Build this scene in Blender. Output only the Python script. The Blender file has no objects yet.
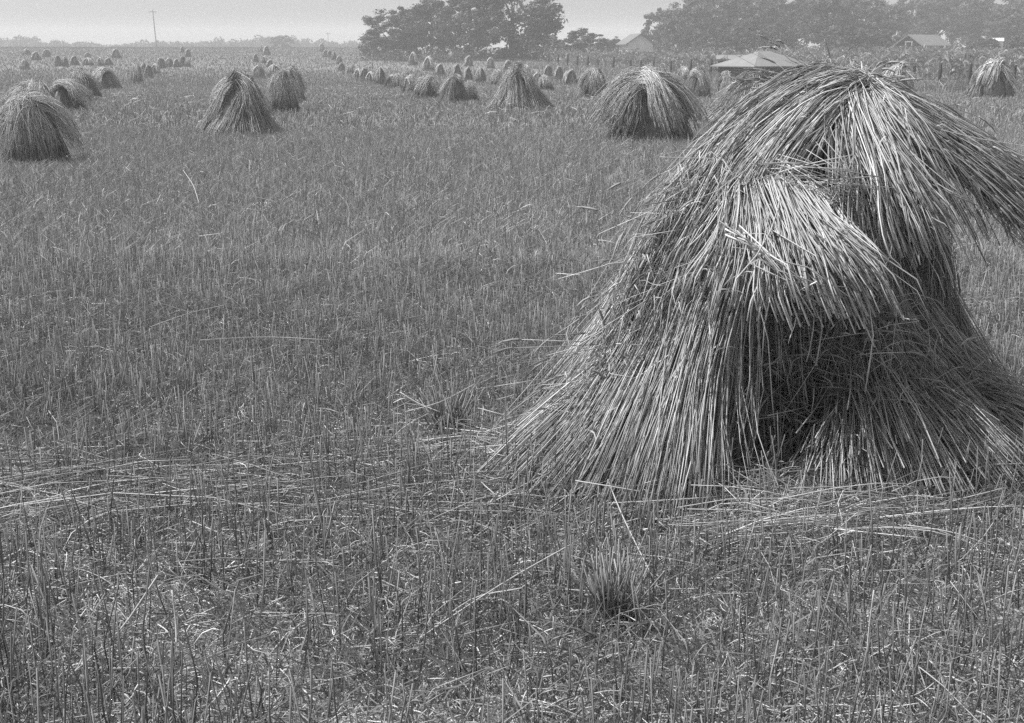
import bpy, math, random
import numpy as np
from mathutils import Vector

SEED = 7
rng = np.random.default_rng(SEED)
random.seed(SEED)
R = math.radians
sc = bpy.context.scene
col = sc.collection

# ------------------------------------------------------------------ camera geometry
FPX, CX, CY = 1360.0, 512.0, 361.5
TILT = R(12.9)
CAM = np.array([0.0, 0.0, 1.5])
sT, cT = math.sin(TILT), math.cos(TILT)

def ray(px, py):
    u = (px - CX) / FPX
    v = (CY - py) / FPX
    return np.array([u, cT + v * sT, -sT + v * cT])

def P(px, py, Y):
    d = ray(px, py)
    return CAM + d * (Y / d[1])

PD = np.array([0, 10, 20, 45, 70, 95, 125, 160, 200, 260, 320, 420, 600, 1500.])
PZ = np.array([0, 0, -.04, -.15, -.5, -.6, -.3, .3, .95, 1.8, 2.1, .2, -3.0, -3.0])
_dd = np.linspace(0, 1500, 1501)
_zz = np.interp(_dd, PD, PZ)
_k = np.ones(25) / 25
_zs = np.convolve(np.pad(_zz, 12, mode='edge'), _k, mode='valid')
_w = np.clip((_dd - 6) / 20, 0, 1)
_zz = _zz * (1 - _w) + _zs * _w

def terr(x, y):
    d = np.hypot(x, y)
    z = np.interp(d, _dd, _zz)
    b = 0.012 * np.sin(x * 2.1 + 1.3 * np.sin(y * 1.4)) + 0.010 * np.sin(y * 3.1 + x * 1.2)
    return z + b * np.clip(1.5 - d / 30, 0, 1)

def hit(px, py, ymax=330.0):
    d = ray(px, py)
    Y = np.concatenate([np.arange(2, 60, .05), np.arange(60, ymax, .25)])
    t = Y / d[1]
    X = d[0] * t
    Z = CAM[2] + d[2] * t
    f = Z - terr(X, Y)
    i = np.where(f <= 0)[0]
    k = i[0] if len(i) else int(np.argmin(f[len(f) // 2:]) + len(f) // 2)
    return X[k], Y[k], float(terr(X[k], Y[k]))

# ------------------------------------------------------------------ materials (all neutral grey: the photograph is black and white)
def mat(name, base, var=0.0, rough=0.7, spec=0.25, noise=None, tone=False, trans=0.0):
    m = bpy.data.materials.new(name); m.use_nodes = True
    nt = m.node_tree; N = nt.nodes; L = nt.links
    p = N['Principled BSDF']
    p.inputs['Roughness'].default_value = rough
    p.inputs['Specular IOR Level'].default_value = spec
    v = N.new('ShaderNodeValue'); v.outputs[0].default_value = base
    out = v.outputs[0]
    def mul(a, b):
        n = N.new('ShaderNodeMath'); n.operation = 'MULTIPLY'
        L.new(a, n.inputs[0]); L.new(b, n.inputs[1]); return n.outputs[0]
    if tone:
        a = N.new('ShaderNodeAttribute'); a.attribute_name = 'tone'
        out = mul(out, a.outputs['Fac'])
    if noise:
        for sc_, lo, hi in noise:
            tc = N.new('ShaderNodeTexCoord')
            n = N.new('ShaderNodeTexNoise'); n.inputs['Scale'].default_value = sc_; n.inputs['Detail'].default_value = 6
            n.inputs['Roughness'].default_value = 0.65
            L.new(tc.outputs['Object'], n.inputs['Vector'])
            mr = N.new('ShaderNodeMapRange'); mr.inputs[1].default_value = .3; mr.inputs[2].default_value = .7
            mr.inputs[3].default_value = lo; mr.inputs[4].default_value = hi
            L.new(n.outputs['Fac'], mr.inputs[0]); out = mul(out, mr.outputs[0])
    if var:
        oi = N.new('ShaderNodeObjectInfo')
        mr = N.new('ShaderNodeMapRange'); mr.inputs[3].default_value = 1 - var; mr.inputs[4].default_value = 1 + var
        L.new(oi.outputs['Random'], mr.inputs[0]); out = mul(out, mr.outputs[0])
    L.new(out, p.inputs['Base Color'])
    if trans:
        mx = N.new('ShaderNodeMixShader'); tr = N.new('ShaderNodeBsdfTranslucent')
        L.new(out, tr.inputs['Color']); mx.inputs[0].default_value = trans
        L.new(p.outputs[0], mx.inputs[1]); L.new(tr.outputs[0], mx.inputs[2])
        L.new(mx.outputs[0], N['Material Output'].inputs['Surface'])
    return m

M_STRAW = mat('ripe_straw', .40, tone=True, rough=.5, spec=.3)
M_EAR = mat('wheat_ear', .27, tone=True, rough=.7, spec=.2)
M_STUB = mat('stubble_stalk', .22, tone=True, rough=.6, spec=.3)
M_WEED = mat('green_undergrowth', .19, tone=True, rough=.7, spec=.25, trans=.25)
M_LITTER = mat('bleached_litter', .42, tone=True, rough=.55, spec=.3)
M_SHOCK = mat('weathered_straw', .36, tone=True, var=.14, rough=.6, spec=.3)
M_SHEAR = mat('weathered_ear', .22, tone=True, var=.1, rough=.7, spec=.2)
M_CORE = mat('shaded_core_straw', .16, rough=.9, spec=.1, noise=[(9, .5, 1.4)])  # core straw, the shade between the sheaves put into its dark colour
M_SOIL = mat('field_soil', .165, rough=.95, spec=.1, noise=[(.05, .85, 1.15), (1.3, .75, 1.25), (28, .5, 1.6), (160, .4, 1.9)])
M_LEAF = mat('tree_leaf', .085, tone=True, var=.12, rough=.6, spec=.3, trans=.25)
M_BARK = mat('tree_bark', .07, rough=.9, spec=.1, noise=[(6, .6, 1.4)])
M_CORN = mat('corn_leaf', .24, tone=True, rough=.5, spec=.4, trans=.2)
M_WOOD = mat('weathered_wood', .05, rough=.85, spec=.1, noise=[(5, .6, 1.3)])
M_BOARD = mat('barn_board', .055, rough=.85, spec=.1, noise=[(3, .7, 1.3)])
M_TIN = mat('tin_roof', .22, rough=.55, spec=.4, noise=[(1.2, .85, 1.12), (9, .92, 1.06)])
M_SHINGLE = mat('roof_shingle', .17, rough=.8, spec=.2, noise=[(4, .75, 1.2)])
M_PALEWALL = mat('whitewashed_wall', .55, rough=.8, spec=.2, noise=[(2, .85, 1.1)])
M_WHITE = mat('white_paint', .78, rough=.6, spec=.3)
M_DARK = mat('window_dark', .03, rough=.25, spec=.5)

# ------------------------------------------------------------------ mesh building
class MB:
    def __init__(s): s.v = []; s.q = []; s.t = []; s.g = []; s.n = 0
    def add(s, v, quads=None, tris=None, tone=None):
        v = np.asarray(v, np.float32).reshape(-1, 3)
        if quads is not None and len(quads): s.q.append(np.asarray(quads, np.int64) + s.n)
        if tris is not None and len(tris): s.t.append(np.asarray(tris, np.int64) + s.n)
        s.v.append(v); s.g.append(np.ones(len(v), np.float32) if tone is None else np.asarray(tone, np.float32)); s.n += len(v)
    def mesh(s, name, m, smooth=True):
        V = np.concatenate(s.v); G = np.concatenate(s.g)
        q = np.concatenate(s.q) if s.q else np.zeros((0, 4), np.int64)
        t = np.concatenate(s.t) if s.t else np.zeros((0, 3), np.int64)
        me = bpy.data.meshes.new(name)
        me.vertices.add(len(V)); me.vertices.foreach_set('co', V.ravel())
        nl = q.size + t.size
        me.loops.add(nl); me.polygons.add(len(q) + len(t))
        me.loops.foreach_set('vertex_index', np.concatenate([q.ravel(), t.ravel()]).astype(np.int32))
        st = np.concatenate([np.arange(len(q)) * 4, q.size + np.arange(len(t)) * 3]).astype(np.int32)
        me.polygons.foreach_set('loop_start', st)
        me.update(calc_edges=True)
        if smooth: me.polygons.foreach_set('use_smooth', np.ones(len(me.polygons), bool))
        a = me.attributes.new('tone', 'FLOAT', 'POINT'); a.data.foreach_set('value', G)
        me.materials.append(m); me.validate()
        return me
    def obj(s, name, m, parent=None, smooth=True):
        o = bpy.data.objects.new(name, s.mesh(name, m, smooth)); col.objects.link(o)
        if parent: o.parent = parent
        return o

def unit(a): return a / np.maximum(np.linalg.norm(a, axis=-1, keepdims=True), 1e-9)

def tubes(mb, C, rad, tone, sides=3, cap=True):
    C = np.asarray(C, float); N, K, _ = C.shape
    rad = np.broadcast_to(np.asarray(rad, float), (N, K)) if np.ndim(rad) == 2 else np.repeat(np.asarray(rad, float).reshape(-1, 1), K, 1)
    if rad.shape[0] != N: rad = np.broadcast_to(rad, (N, K))
    T = unit(np.gradient(C, axis=1))
    ref = unit(rng.normal(size=(N, 1, 3)))
    n = unit(np.cross(T, np.broadcast_to(ref, T.shape))); b = np.cross(T, n)
    a = np.arange(sides) * 2 * math.pi / sides
    V = C[:, :, None, :] + rad[:, :, None, None] * (np.cos(a)[None, None, :, None] * n[:, :, None, :] + np.sin(a)[None, None, :, None] * b[:, :, None, :])
    idx = np.arange(N * K * sides).reshape(N, K, sides)
    a0 = idx[:, :-1, :]; a1 = np.roll(a0, -1, 2); b0 = idx[:, 1:, :]; b1 = np.roll(b0, -1, 2)
    quads = np.stack([a0, a1, b1, b0], -1).reshape(-1, 4)
    tris = None
    if cap and sides == 3:
        tris = np.concatenate([idx[:, 0, ::-1], idx[:, -1, :]])
    elif cap and sides == 4:
        quads = np.concatenate([quads, idx[:, 0, ::-1], idx[:, -1, :]])
    tone = np.asarray(tone, float)
    if tone.ndim == 0: tone = np.full(N, tone)
    if tone.ndim == 1: tone = np.repeat(tone[:, None], K, 1)
    mb.add(V, quads, tris, np.repeat(tone[:, :, None], sides, 2).ravel())

def strips(mb, C, W, tone):
    """flat blades: C (N,K,3) centre lines, W (N,K) half widths"""
    N, K, _ = C.shape
    T = unit(np.gradient(C, axis=1)) if K > 1 else None
    ref = unit(rng.normal(size=(N, 1, 3)) * np.array([1, 1, .25]))
    s = unit(np.cross(T, np.broadcast_to(ref, T.shape)))
    V = np.stack([C - s * W[..., None], C + s * W[..., None]], 2)
    idx = np.arange(N * K * 2).reshape(N, K, 2)
    q = np.stack([idx[:, :-1, 0], idx[:, :-1, 1], idx[:, 1:, 1], idx[:, 1:, 0]], -1).reshape(-1, 4)
    mb.add(V, q, None, np.repeat(np.asarray(tone)[:, None], K * 2, 1).ravel())

def box(mb, c, s, rz=0, tone=1.0):
    c = np.asarray(c, float); h = np.asarray(s, float) / 2
    v = np.array([[x, y, z] for z in (-1, 1) for y in (-1, 1) for x in (-1, 1)], float) * h
    ca, sa = math.cos(rz), math.sin(rz)
    v = np.stack([v[:, 0] * ca - v[:, 1] * sa, v[:, 0] * sa + v[:, 1] * ca, v[:, 2]], 1) + c
    q = [[0, 2, 3, 1], [4, 5, 7, 6], [0, 1, 5, 4], [2, 6, 7, 3], [0, 4, 6, 2], [1, 3, 7, 5]]
    mb.add(v, q, None, np.full(8, tone))

def empty(name, loc, label=None, cat=None, group=None, rz=0.0, s=1.0):
    o = bpy.data.objects.new(name, None); col.objects.link(o)
    o.empty_display_size = .2
    o.location = [float(a) for a in loc]; o.rotation_euler = (0, 0, rz); o.scale = (s, s, s) if np.ndim(s) == 0 else s
    if label: o['label'] = label
    if cat: o['category'] = cat
    if group: o['group'] = group
    return o

def tag(o, label=None, cat=None, group=None, kind=None):
    if label: o['label'] = label
    if cat: o['category'] = cat
    if group: o['group'] = group
    if kind: o['kind'] = kind
    return o

def crom(pts, t):
    """Catmull-Rom through pts at parameters t in [0,1] -> (len(t),3); t outside is extrapolated"""
    pts = np.asarray(pts, float); n = len(pts)
    ext = np.concatenate([[2 * pts[0] - pts[1]], pts, [2 * pts[-1] - pts[-2]]])
    u = np.clip(t, 0, 1) * (n - 1); i = np.clip(u.astype(int), 0, n - 2); f = (u - i)[..., None]
    p0, p1, p2, p3 = ext[i], ext[i + 1], ext[i + 2], ext[i + 3]
    r = .5 * (2 * p1 + (p2 - p0) * f + (2 * p0 - 5 * p1 + 4 * p2 - p3) * f ** 2 + (3 * p1 - p0 - 3 * p2 + p3) * f ** 3)
    lo = np.minimum(t, 0)[..., None] * (pts[1] - pts[0]) * (n - 1); hi = np.maximum(t - 1, 0)[..., None] * (pts[-1] - pts[-2]) * (n - 1)
    return r + lo + hi

def bundle(pts, n, rw, rn, hint, rad=.0025, K=8, jit=(.10, .10), wig=.012, droop=0.0, stray=.04, piv=.3, cross=1.0, rag=0.0):
    """centre lines of n straws along a bent sheaf. rw, rn: half widths (in plane / through thickness) at equal steps along it."""
    tt = np.linspace(0, 1, K)
    t0 = rng.uniform(-jit[0], jit[0] * .6, n); t1 = 1 + rng.uniform(-jit[1] * 1.4, jit[1], n)
    a = rng.uniform(0, 2 * math.pi, n); r = np.sqrt(rng.uniform(0, 1, n))
    u = r * np.cos(a); v = r * np.sin(a)
    if rag: t1 = t1 + rag * (np.sin(u * 6.3 + rng.uniform(0, 6)) + .7 * np.sin(u * 14 + rng.uniform(0, 6))) * .6
    t = t0[:, None] + (t1 - t0)[:, None] * tt[None]
    C = crom(pts, t)
    T = unit(np.gradient(C, axis=1))
    h = np.asarray(hint, float); h = h / np.linalg.norm(h)
    Nn = unit(h - (T @ h)[..., None] * T); B = np.cross(T, Nn)
    tc = np.clip(t, 0, 1)
    RW = np.interp(tc, np.linspace(0, 1, len(rw)), rw); RN = np.interp(tc, np.linspace(0, 1, len(rn)), rn)
    du = rng.normal(0, .38 * cross, n); dv = rng.normal(0, .42 * cross, n)          # straws cross each other
    st = rng.uniform(0, 1, n) < stray
    du = np.where(st, rng.normal(0, 1.0, n), du); dv = np.where(st, np.abs(rng.normal(0, 1.0, n)), dv)
    U = u[:, None] + du[:, None] * (tc - piv); W = v[:, None] + dv[:, None] * (tc - piv)
    C = C + (U * RW)[..., None] * B + (W * RN)[..., None] * Nn
    ph = rng.uniform(0, 6.28, (n, 1)); ph2 = rng.uniform(0, 6.28, (n, 1)); am = rng.normal(0, wig, (n, 1)); am2 = rng.normal(0, wig, (n, 1))
    C = C + (am * np.sin(tc * 4.2 + ph))[..., None] * B + (am2 * np.sin(tc * 3.7 + ph2))[..., None] * Nn
    dr = droop * np.abs(rng.normal(1, .5, n))
    C[..., 2] -= dr[:, None] * tc ** 2.2
    # some straws are kinked part of the way along
    kk = rng.uniform(0, 1, n) < .2
    kt = rng.uniform(.45, .85, n)
    off = rng.normal(0, .022 if piv > .6 else .055, (n, 3))
    C = C + (kk[:, None] * np.clip(tc - kt[:, None], 0, 1) / .4)[..., None] * off[:, None, :]
    return C

def straw_tone(n, sd=.30):
    return np.clip(rng.lognormal(0, sd, n), .5, 1.75)

def shreds(mb, C, n, ln=(.03, .12), w=.0022, tint=1.0):
    """dry leaf shreds curling off straws"""
    N, K, _ = C.shape
    i = rng.integers(0, N, n); k = rng.integers(0, K - 1, n); f = rng.uniform(0, 1, (n, 1))
    p = C[i, k] * (1 - f) + C[i, k + 1] * f; d = unit(C[i, k + 1] - C[i, k]) * np.where(rng.uniform(0, 1, (n, 1)) < .5, 1, -1)
    L = rng.uniform(*ln, (n, 1)); o = unit(rng.normal(size=(n, 3))); d2 = unit(d + o * rng.uniform(.1, .9, (n, 1))); d3 = unit(d2 + o * rng.uniform(.1, .9, (n, 1)) + np.array([0, 0, -.4]))
    Q = np.stack([p, p + d2 * L * .4, p + (d2 * .4 + d3 * .35) * L, p + (d2 * .4 + d3 * .35) * L + unit(d3 + np.array([0, 0, -.5])) * L * .25], 1)
    strips(mb, Q, (w * rng.uniform(.5, 1.4, n))[:, None] * np.array([.8, 1, .8, .1]), straw_tone(n, .3) * tint)

def lay_straw(mbs, mbe, C, rad=.0025, ears='end', frac=.9, sides=3, floor=None, awn=True, tone=None, taper=.65, tint=1.0, shred=0.0):
    n, K, _ = C.shape
    if floor is not None:
        g = terr(C[..., 0], C[..., 1]) + floor
        C[..., 2] = np.maximum(C[..., 2], g + rng.uniform(0, .02, (n, 1)))
    r0 = rad * rng.uniform(.65, 1.3, n)
    tp = np.linspace(1, taper, K) if ears == 'end' else np.linspace(taper, 1, K)
    if ears is None: tp = np.ones(K) * .95
    tn = straw_tone(n) * tint if tone is None else tone
    tubes(mbs, C, r0[:, None] * tp[None], tn, sides)
    if shred: shreds(mbs, C, int(n * shred), tint=tint)
    if ears is None: return
    k = np.where(rng.uniform(0, 1, n) < frac)[0]
    if not len(k): return
    if ears == 'end': p = C[k, -1]; d = unit(C[k, -1] - C[k, -2])
    else: p = C[k, 0]; d = unit(C[k, 0] - C[k, 1])
    ln = rng.uniform(.055, .095, len(k)); sag = rng.uniform(.0, .05, len(k))
    s = np.array([0, .12, .4, .75, 1.0])
    E = p[:, None, :] + d[:, None, :] * (ln[:, None] * s)[..., None]
    E[..., 2] -= sag[:, None] * s ** 2
    er = max(.0052, rad * 1.5)
    tubes(mbe, E, (er * rng.uniform(.75, 1.2, len(k)))[:, None] * np.array([.35, .9, 1.0, .75, .2])[None], straw_tone(len(k), .15) * tint, sides)
    if awn:
        for _ in range(3):
            A = np.stack([E[:, 1] + (E[:, 3] - E[:, 1]) * rng.uniform(0, 1, (len(k), 1)), E[:, 4] + d * .05 + rng.normal(0, .018, (len(k), 3))], 1)
            tubes(mbe, A, np.full(len(k), .0006), straw_tone(len(k), .15) * 1.2, 3, cap=False)

# ------------------------------------------------------------------ ground
gm = MB()
ys = np.concatenate([np.arange(-12, 20, .5), np.arange(20, 120, 3), np.arange(120, 460, 8), np.linspace(460, 950, 14)])
xs = np.concatenate([-np.linspace(950, 60, 26), np.arange(-56, -12, 4), np.arange(-12, 12, .5), np.arange(12, 60, 4), np.linspace(60, 950, 26)])
GX, GY = np.meshgrid(xs, ys)
ny, nx = GX.shape
gi = np.arange(nx * ny).reshape(ny, nx)
gm.add(np.stack([GX, GY, terr(GX, GY)], -1), np.stack([gi[:-1, :-1], gi[:-1, 1:], gi[1:, 1:], gi[1:, :-1]], -1).reshape(-1, 4))
g = gm.obj('ground', M_SOIL); tag(g, kind='structure')

# ------------------------------------------------------------------ the near shock
ROOT = P(800, 470, 5.35); ROOT[2] = 0
def near_shock():
    root = empty('wheat_shock', (1.15, 5.4, 0), 'huge shaggy wheat shock close up with drooping bundles and a dark hollow front', 'wheat shock', 'wheat shocks standing in the stubble')
    o0 = np.array([1.15, 5.4, 0])
    def sheaf(name, jobs):
        a, b = MB(), MB()
        for C, kw in jobs: lay_straw(a, b, C - o0, **kw)
        s = a.obj(name, M_STRAW, root)
        if b.n: tag(b.obj('ears', M_EAR, s), kind='stuff')
        return s
    def gp(px, py, lift=0.0):            # a point on the ground under that pixel
        x, y, z = hit(px, py); return np.array([x, y, z + lift])
    AX = np.array([1.25, 5.45, 0])
    def out(p): d = np.asarray(p) - AX; d[2] = 0; d = d / max(np.linalg.norm(d), 1e-6); return d + np.array([0, 0, .35])
    # standing sheaves: butts splayed on the ground, ears gathered at the top
    S = [
        # base, mids (px,py,Y), n, rw, rn
        ((528, 490), [(606, 392, 4.95), (690, 280, 5.15), (768, 165, 5.36), (815, 112, 5.45)], 800, (.20, .15, .12, .10, .08), (.10, .09, .08, .08, .07)),
        ((592, 502), [(645, 372, 4.82), (698, 255, 5.05), (770, 150, 5.32), (815, 108, 5.42)], 800, (.20, .14, .12, .10, .08), (.10, .08, .08, .08, .07)),
        ((655, 508), [(680, 388, 4.70), (718, 268, 4.92), (782, 150, 5.22), (825, 108, 5.4)], 760, (.15, .11, .09, .09, .08), (.10, .08, .08, .08, .07)),
        ((728, 452), [(733, 370, 5.28), (765, 270, 5.36), (805, 160, 5.40)], 420, (.16, .11, .10, .08), (.08, .08, .08, .07)),
        ((808, 440), [(806, 365, 5.40), (810, 270, 5.42), (825, 160, 5.44)], 420, (.2, .14, .11, .09), (.09, .09, .09, .08)),
        ((880, 488), [(872, 412, 5.06), (860, 330, 5.24), (850, 220, 5.38)], 230, (.20, .11, .08, .07), (.09, .07, .07, .07)),
        ((915, 508), [(886, 415, 4.92), (866, 328, 5.14), (850, 205, 5.32), (842, 130, 5.42)], 740, (.24, .15, .10, .08, .07), (.10, .09, .08, .08, .07)),
        ((1000, 496), [(938, 408, 5.02), (882, 325, 5.2), (855, 220, 5.36), (846, 125, 5.45)], 760, (.22, .13, .08, .07, .07), (.11, .09, .08, .07, .07)),
        ((1062, 472), [(985, 400, 5.28), (915, 318, 5.4), (865, 205, 5.48)], 600, (.22, .12, .08, .08), (.11, .10, .08, .07)),
    ]
    for (bx, by), mids, n, rw, rn in S:
        pts = [gp(bx, by, .01)] + [P(*m) for m in mids]
        C = bundle(pts, int(n * 1.35), rw, rn, out(pts[0]), jit=(.10, .06), wig=.026, stray=.10, piv=.85, cross=1.35)
        sheaf('standing_sheaf', [(C, dict(rad=.0021, ears='end', frac=.8, floor=.0, shred=.5))])
    for bx, by, n in ((.25, 5.75, 500), (.55, 6.2, 500), (1.2, 6.4, 550), (1.8, 6.2, 500), (2.0, 5.85, 400)):
        b = np.array([bx, by, .01]); top = AX + np.array([(bx - 1.25) * .12, (by - 5.45) * .15, 1.2])
        pts = [b, b * .62 + top * .38 + [0, 0, .03], b * .3 + top * .7 + [0, 0, .05], top]
        C = bundle(pts, n, (.2, .14, .11, .09), (.12, .1, .09, .08), out(b), wig=.014, stray=.05, piv=.9, jit=(.1, .05))
        sheaf('standing_sheaf', [(C, dict(rad=.0026, ears='end', frac=.8, floor=.0))])
    # cap sheaves, bent over the top and fanned out
    # 1: the broad one sweeping down to the left
    up = np.array([-.35, -.75, .6])
    j = []
    C = bundle([P(850, 92, 5.46), P(815, 92, 5.36), P(760, 130, 5.18), P(710, 198, 5.02), P(674, 280, 4.92), P(650, 350, 4.86)], 1100, (.08, .11, .14, .15, .16, .18), (.05, .07, .07, .06, .06, .06), up, jit=(.05, .25), wig=.022, droop=.02, stray=.07, cross=.8, K=9)
    j.append((C, dict(rad=.0025, ears='end', frac=.45, shred=1.4)))
    C = bundle([P(852, 90, 5.42), P(812, 116, 5.2), P(756, 188, 4.96), P(712, 285, 4.86), P(690, 385, 4.74)], 700, (.06, .10, .12, .14, .16), (.05, .06, .06, .06, .06), up, jit=(.05, .25), wig=.018, droop=.02, stray=.10, K=9)
    j.append((C, dict(rad=.0025, ears='end', frac=.4, shred=1.4)))
    C = bundle([P(858, 84, 5.46), P(800, 108, 5.24), P(742, 160, 5.04), P(704, 224, 4.92)], 260, (.07, .12, .15, .17), (.05, .05, .05, .05), up, jit=(.05, .25), wig=.022, stray=.2, cross=2.0, K=8)
    j.append((C, dict(rad=.0024, ears='end', frac=.4, shred=2.0, tint=1.1)))
    sheaf('cap_sheaf', j)
    # 2: back and top filler, falling away from the camera
    C = bundle([P(805, 100, 5.35), P(838, 88, 5.5), np.array([1.2, 5.85, 1.16]), np.array([1.15, 6.2, .85]), np.array([1.1, 6.4, .5])], 700, (.12, .14, .2, .24, .28), (.05, .06, .06, .06, .05), (0, .6, .8), wig=.014, stray=.05)
    sheaf('cap_sheaf', [(C, dict(rad=.0026, ears='end', frac=.8))])
    # 3: the bright butts in the middle, fanning out
    f = np.array([.05, -.8, .6])
    j = []
    C = bundle([P(768, 165, 5.12), P(780, 190, 4.90), P(796, 222, 4.71), P(812, 256, 4.56), P(824, 286, 4.46)], 390, (.08, .12, .15, .19, .22), (.04, .045, .045, .04, .035), f, jit=(.12, .2), rag=.13, wig=.012, droop=.015, stray=.10, cross=.7)
    j.append((C, dict(rad=.0030, ears=None, tint=1.0, shred=.6)))
    C = bundle([P(800, 180, 5.08), P(820, 208, 4.86), P(842, 246, 4.68), P(860, 286, 4.55)], 150, (.05, .07, .09, .12), (.03, .035, .035, .03), f, jit=(.12, .3), wig=.010, droop=.015, stray=.12, cross=.8)
    j.append((C, dict(rad=.0030, ears=None, tint=1.0, shred=.6)))
    C = bundle([P(744, 180, 5.0), P(747, 212, 4.80), P(745, 252, 4.68), P(738, 288, 4.62)], 130, (.08, .10, .13, .15), (.03, .035, .035, .035), f, jit=(.1, .28), wig=.010, stray=.12)
    j.append((C, dict(rad=.0026, ears=None, tint=1.0, shred=.6)))
    C = np.stack([np.stack([P(732 + rng.normal(0, 9), 228 + rng.normal(0, 7), 4.60), P(766 + rng.normal(0, 6), 254 + rng.normal(0, 7), 4.52), P(796 + rng.normal(0, 6), 278 + rng.normal(0, 8), 4.45), P(822 + rng.normal(0, 16), 302 + rng.normal(0, 12), 4.40 + rng.normal(0, .02))]) for _ in range(13)])
    j.append((C, dict(rad=.003, ears=None, tint=1.25)))
    C = []                                                  # thin straws lying crosswise over the root of the fan
    for _ in range(70):
        px = rng.uniform(780, 850); py = rng.uniform(165, 215); a = rng.normal(.25, .35); L = rng.uniform(20, 60)
        C.append([P(px - L * math.cos(a), py - L * math.sin(a), 4.96), P(px, py - 3, 4.86), P(px + L * .5 * math.cos(a), py + L * .5 * math.sin(a) - 2, 4.83), P(px + L * math.cos(a), py + L * math.sin(a), 4.84)])
    j.append((np.array(C), dict(rad=.0018, ears=None, tint=1.0)))
    sheaf('cap_sheaf', j)
    # 4: from the crown down the front, right of the middle
    j = []
    C = bundle([P(846, 80, 5.5), P(852, 105, 5.28), P(868, 148, 5.04), P(884, 188, 4.90), P(896, 224, 4.80)], 430, (.06, .09, .12, .15, .18), (.04, .05, .05, .05, .05), f, rag=.12, jit=(.06, .18), wig=.016, droop=.03, stray=.12, K=9, cross=1.2)
    j.append((C, dict(rad=.0029, ears=None, tint=1.0, shred=.7)))
    C = bundle([P(856, 84, 5.48), P(884, 108, 5.3), P(914, 148, 5.16), P(938, 196, 5.1)], 240, (.05, .08, .11, .15), (.04, .05, .05, .05), f, jit=(.06, .4), wig=.018, droop=.03, stray=.12, cross=1.2)
    j.append((C, dict(rad=.0026, ears=None, tint=1.0, shred=.8)))
    C = bundle([P(850, 85, 5.45), P(845, 115, 5.22), P(840, 150, 5.06), P(836, 190, 5.0)], 200, (.05, .09, .13, .16), (.03, .04, .05, .05), f, jit=(.06, .4), wig=.018, stray=.12, cross=1.3)
    j.append((C, dict(rad=.0026, ears=None, tint=1.05, shred=.8)))
    sheaf('cap_sheaf', j)
    # 5: the right one, reaching out and drooping with its ears
    r_ = np.array([.35, -.5, .75])
    j = []
    C = bundle([P(845, 84, 5.5), P(880, 98, 5.42), P(930, 128, 5.36), P(980, 160, 5.32), P(1022, 192, 5.3)], 380, (.06, .09, .12, .16, .20), (.04, .05, .06, .06, .06), r_, jit=(.05, .38), wig=.02, droop=.03, stray=.10, K=9)
    j.append((C, dict(rad=.0025, ears='end', frac=.85, tint=.95, shred=.6)))
    C = bundle([P(850, 84, 5.55), P(900, 103, 5.6), P(965, 140, 5.62), P(1025, 180, 5.62)], 380, (.06, .09, .12, .16), (.04, .05, .05, .05), r_, jit=(.05, .25), wig=.018, droop=.03, stray=.08)
    j.append((C, dict(rad=.0025, ears='end', frac=.85, shred=.6)))
    C = bundle([P(880, 125, 5.36), P(908, 165, 5.36), P(926, 225, 5.42), P(932, 290, 5.46)], 200, (.06, .09, .10, .10), (.04, .06, .06, .06), r_, jit=(.1, .3), wig=.02, droop=.02, stray=.08)
    j.append((C, dict(rad=.0023, ears='end', frac=.9, tint=.85, shred=.5)))
    sheaf('cap_sheaf', j)
    # straws and ears hanging loose inside the hollow front
    C = []
    for _ in range(230):
        px = rng.uniform(712, 900); py = rng.uniform(215, 330); L = rng.uniform(50, 140); Y = rng.uniform(4.92, 5.3)
        dx = rng.normal(0, 14)
        C.append([P(px, py, Y), P(px + dx * .4, py + L * .4, Y - .03), P(px + dx * .8, py + L * .75, Y - .02), P(px + dx, py + L, Y)])
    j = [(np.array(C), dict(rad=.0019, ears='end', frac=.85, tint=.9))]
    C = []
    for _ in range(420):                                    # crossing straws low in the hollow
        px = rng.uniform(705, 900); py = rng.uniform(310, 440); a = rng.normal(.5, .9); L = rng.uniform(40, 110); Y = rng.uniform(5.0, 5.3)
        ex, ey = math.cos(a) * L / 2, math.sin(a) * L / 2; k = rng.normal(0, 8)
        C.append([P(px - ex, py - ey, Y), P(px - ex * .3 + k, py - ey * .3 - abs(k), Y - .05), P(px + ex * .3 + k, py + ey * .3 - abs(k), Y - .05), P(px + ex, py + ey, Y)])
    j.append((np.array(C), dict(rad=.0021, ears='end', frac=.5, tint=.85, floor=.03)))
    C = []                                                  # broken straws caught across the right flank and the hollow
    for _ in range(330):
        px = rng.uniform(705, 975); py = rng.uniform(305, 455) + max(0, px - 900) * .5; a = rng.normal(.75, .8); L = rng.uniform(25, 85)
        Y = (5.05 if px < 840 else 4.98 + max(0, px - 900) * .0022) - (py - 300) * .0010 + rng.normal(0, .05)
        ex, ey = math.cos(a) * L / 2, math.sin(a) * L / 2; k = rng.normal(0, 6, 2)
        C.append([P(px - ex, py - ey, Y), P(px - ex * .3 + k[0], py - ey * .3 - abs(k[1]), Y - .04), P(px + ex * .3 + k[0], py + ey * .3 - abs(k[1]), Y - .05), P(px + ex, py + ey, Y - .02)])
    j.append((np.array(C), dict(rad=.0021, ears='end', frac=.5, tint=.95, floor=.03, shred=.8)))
    C = []                                                  # single long straws that catch the light
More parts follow.
